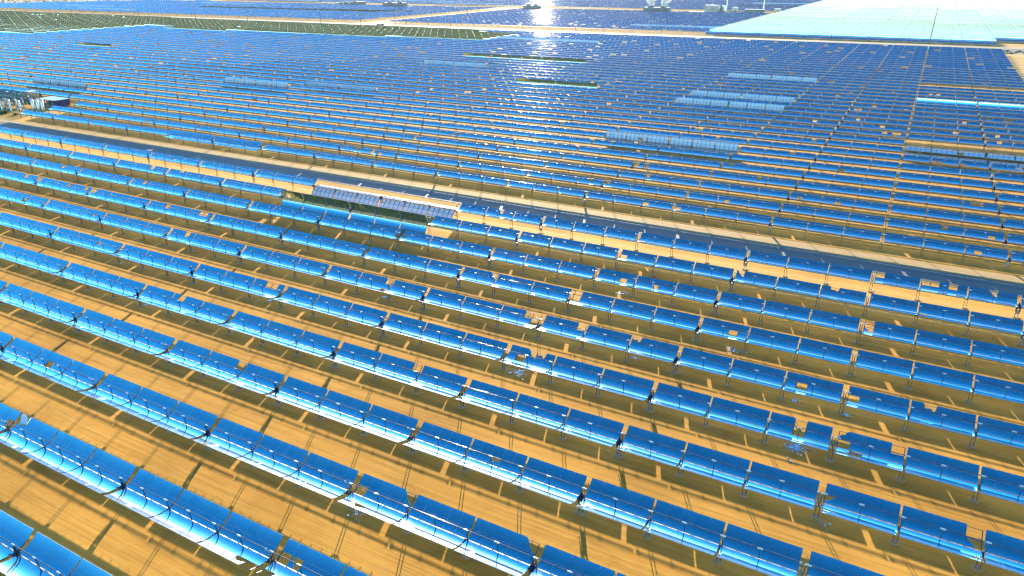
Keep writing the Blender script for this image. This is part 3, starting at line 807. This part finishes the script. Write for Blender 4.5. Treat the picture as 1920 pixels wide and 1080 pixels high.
# two parked vehicles on the cross lane
for u, v, lb in ((709, 47.6, 'dark pickup parked left on the pale cross lane'), (716, 48, 'dark van parked right on the pale cross lane')):
    g = ground(u, v); t = thing('parked_van' if 'van' in lb else 'pickup_truck', lb, 'vehicle', (g.x, g.y, 0), 1.2)
    b = MB(); b.box((0, 0, .85), (2.5, .95, .4)); part('body', b, [M_STEEL], t)
    b = MB(); b.box((.5, 0, 1.6), (1.2 if 'pick' in lb else 1.8, .85, .4)); part('cab', b, [M_STEEL], t)
    for sx2 in (-1.6, 1.6):
        for sy2 in (-.9, .9):
            b = MB(); b.tube([(0, -.12, 0), (0, .12, 0)], .42, 12); part('wheel', b, [M_TUBE], t, (sx2, sy2, .42))

# ------------------------------------------------------------------ power blocks on the far service lane
def steam(u, v, x, y, z, wd, ht, seed, lean=.25, label=''):
    r_ = random.Random(seed); bm_v, bm_f = [], []
    import bmesh
    bm = bmesh.new()
    n = 26
    for i in range(n):
        t = i / (n - 1); r = wd * (.55 + .5 * t) * r_.uniform(.55, .9)
        c = Vector((x + lean * ht * t + r_.uniform(-.4, .4) * wd, y + r_.uniform(-.4, .4) * wd, z + ht * t))
        mt_ = Matrix.Translation(c) @ Matrix.Diagonal((r, r, r * .9, 1))
        bmesh.ops.create_icosphere(bm, subdivisions=2, radius=1, matrix=mt_)
    for v_ in bm.verts: v_.co += Vector((r_.gauss(0, .12), r_.gauss(0, .12), r_.gauss(0, .12))) * wd * .25
    me = bpy.data.meshes.new('steam_plume'); bm.to_mesh(me); bm.free(); me.materials.append(M_STEAM)
    for p_ in me.polygons: p_.use_smooth = True
    o = obj('steam_plume', me); tag(o, label, 'steam', 'steam plumes over the far cooling towers')
def cooling_tower(u, v, w, h, label, ncell):
    g = ground(u, v); t = thing('cooling_tower', label, 'cooling tower', (g.x, g.y, 0), 0, 'cooling towers on the far service lane')
    b = MB(); b.box((0, 0, h * .5), (w / 2, 6, h * .5)); part('casing', b, [M_TEAL], t)
    b = MB()
    for k in range(9):
        b.box((-w / 2 + w * (k + .5) / 9, -6.15, h * .35), (w / 22, .12, h * .28))
    part('louvre', b, [M_STEEL], t)
    for k in range(ncell):
        x = -w / 2 + w * (k + .5) / ncell; b = MB()
        b.tube([(x, 0, h), (x, 0, h + 1.2), (x, 0, h + 2.6)], 3, 18, 0, True, [min(4.6, w / ncell * .44), min(4.0, w / ncell * .4), min(4.3, w / ncell * .43)]); part('fan_stack', b, [M_TEAL], t)
    return g
g = cooling_tower(1231, 26, 38, 9, 'dark teal cooling tower under two bright steam plumes, right of the glare', 2)
steam(0, 0, g.x - 10, g.y, 13, 8.5, 30, 1, .35, 'left one of the paired white steam plumes')
steam(0, 0, g.x + 10, g.y, 13, 8.5, 30, 2, .4, 'right one of the paired white steam plumes')
g = cooling_tower(741, 15.5, 44, 9, 'dark teal cooling tower with one square steam puff, left of the glare', 2)
steam(0, 0, g.x + 8, g.y, 13, 8, 18, 3, .05, 'single white steam plume left of the glare')
g = cooling_tower(998, 21.5, 26, 9, 'dark teal cooling tower just left of the sun glare', 2)
g = cooling_tower(655, 12, 60, 6, 'low dark cooling tower among sheds at far upper left', 4)
steam(0, 0, g.x + 12, g.y, 8, 3.5, 9, 4, .8, 'small wisp of steam over the low dark tower')
def block(u, v, lx, ly, h, m_, name, label, cat, extra=None):
    g = ground(u, v); t = thing(name, label, cat, (g.x, g.y, 0))
    b = MB(); b.box((0, 0, h / 2), (lx / 2, ly / 2, h / 2)); part('wall', b, [m_], t)
    b = MB(); b.box((0, 0, h + .2), (lx / 2 + .4, ly / 2 + .4, .2)); part('roof', b, [M_ROOF if extra is None else extra], t)
    b = MB(); b.box((-lx * .2, -ly / 2 - .06, 1.5), (1.4, .06, 1.5)); part('door', b, [M_STEEL], t)
    for k in range(3):
        b = MB(); b.box((lx * (.05 + .13 * k), -ly / 2 - .06, h * .6), (lx * .04, .06, .7)); part('window', b, [M_TUBE], t)
    return t
block(1333, 27.5, 17, 12, 12.5, M_BEIGE, 'turbine_hall', 'tallest grey hall of the right power block', 'industrial building')
block(1306, 27, 20, 9, 3.6, M_TEAL, 'warehouse', 'long low hall with bright white roof left of the grey hall', 'industrial building', M_WHITE)
block(1377, 27.5, 7, 6, 9.5, M_CREAM, 'boiler_house', 'narrow beige tower house in the right power block', 'industrial building')
block(1414, 28.5, 26, 9, 7.5, M_TEAL, 'pump_hall', 'dark low hall between the two pale masts', 'industrial building')
block(1457, 26, 8, 8, 7, M_CREAM, 'guard_house', 'small pale building beside the corner of the pale field', 'industrial building')
block(634, 12.5, 12, 8, 6.5, M_BEIGE, 'warehouse', 'pale shed in the far upper left plant', 'industrial building')
block(676, 12, 18, 9, 8, M_TEAL, 'turbine_hall', 'dark hall right of the pale shed in the far left plant', 'industrial building')
block(610, 11, 5, 7, 5, M_BEIGE, 'guard_house', 'little pale hut at the left end of the far plant', 'industrial building')
for i, (u, v, r, h, m_, lb) in enumerate([(1344, 27, 3.2, 11, M_VESS, 'bright silver tank beside the tallest grey hall'), (1351, 27, 2.6, 9, M_TEAL, 'dark tank beside the bright silver tank'),
        (1357, 27, 2.8, 11.5, M_VESS, 'silver tank just left of the first pale mast'), (1392, 28, 2.2, 5, M_BEIGE, 'small beige tank in the middle of the right block'),
        (1399, 28, 1.6, 7, M_BEIGE, 'slim beige tank right of the small one'), (645, 12, 3, 4.5, M_VESS, 'low pale tank in the far left plant'), (1258, 26, 2.6, 4.5, M_CREAM, 'cream tank right of the twin plume tower'),
        (1268, 26.3, 2.2, 3.8, M_CREAM, 'smaller cream tank right of the cream tank'), (1280, 26.5, 2.4, 3, M_TEAL, 'low dark tank on the tan lane')]):
    g = ground(u, v); t = thing('storage_tank', lb, 'tank', (g.x, g.y, 0), 0, 'tanks of the far power blocks')
    b = MB(); cyl(b, (0, 0, 0), r, h); part('shell', b, [m_], t)
    b = MB(); b.tube([(0, 0, h), (0, 0, h + r * .25), (0, 0, h + r * .35)], r, 14, 0, True, [r * 1.02, r * .6, r * .1]); part('lid', b, [m_], t)
for u, v, h, lb in ((1361, 28.3, 33, 'tall pale mast left in the right power block'), (1430, 29, 33, 'tall pale mast right in the right power block')):
    g = ground(u, v); t = thing('exhaust_mast', lb, 'mast', (g.x, g.y, 0))
    b = MB(); b.tube([(0, 0, 0), (0, 0, h)], .8, 10, 0, True, [.95, .6]); part('shaft', b, [M_VESS], t)
    b = MB(); b.box((0, 0, 2), (1.8, 1.8, 2)); part('base', b, [M_CREAM], t)
    b = MB(); b.tube([(0, 0, h * .6), (0, 0, h * .6 + .4)], 1.3, 10); part('platform', b, [M_STEEL], t)
g = ground(1375, 28.2); t = thing('pipe_rack', 'long brownish pipe rack across the right power block', 'pipe rack', (g.x, g.y, 0))
for k in range(24):
    b = MB(); b.box((0, 0, 2.2), (.2, 1.6, 2.2)); part('rack_post', b, [M_CREAM], t, (-38 + k * 3.2, 0, 0))
for z in (3.2, 4.4, 5.0):
    b = MB(); b.tube([(-38, 0, z), (37, 0, z)], .45, 6); part('pipe', b, [M_GREEN], t)

# ------------------------------------------------------------------ dusty air over the desert
hz = bpy.data.materials.new('dusty_air'); hz.use_nodes = True; ht = hz.node_tree; ht.nodes.clear()
pv = ht.nodes.new('ShaderNodeVolumePrincipled'); pv.inputs['Color'].default_value = (0.88, 0.92, 1.0, 1)
pv.inputs['Density'].default_value = 0.000015; pv.inputs['Anisotropy'].default_value = 0.45
ho = ht.nodes.new('ShaderNodeOutputMaterial'); ht.links.new(pv.outputs[0], ho.inputs['Volume'])
b = MB(); b.box((-2000, 11500, 31.5), (14050, 14550, 32.5))
tag(obj('haze', b.mesh('haze', [hz])), kind='stuff')
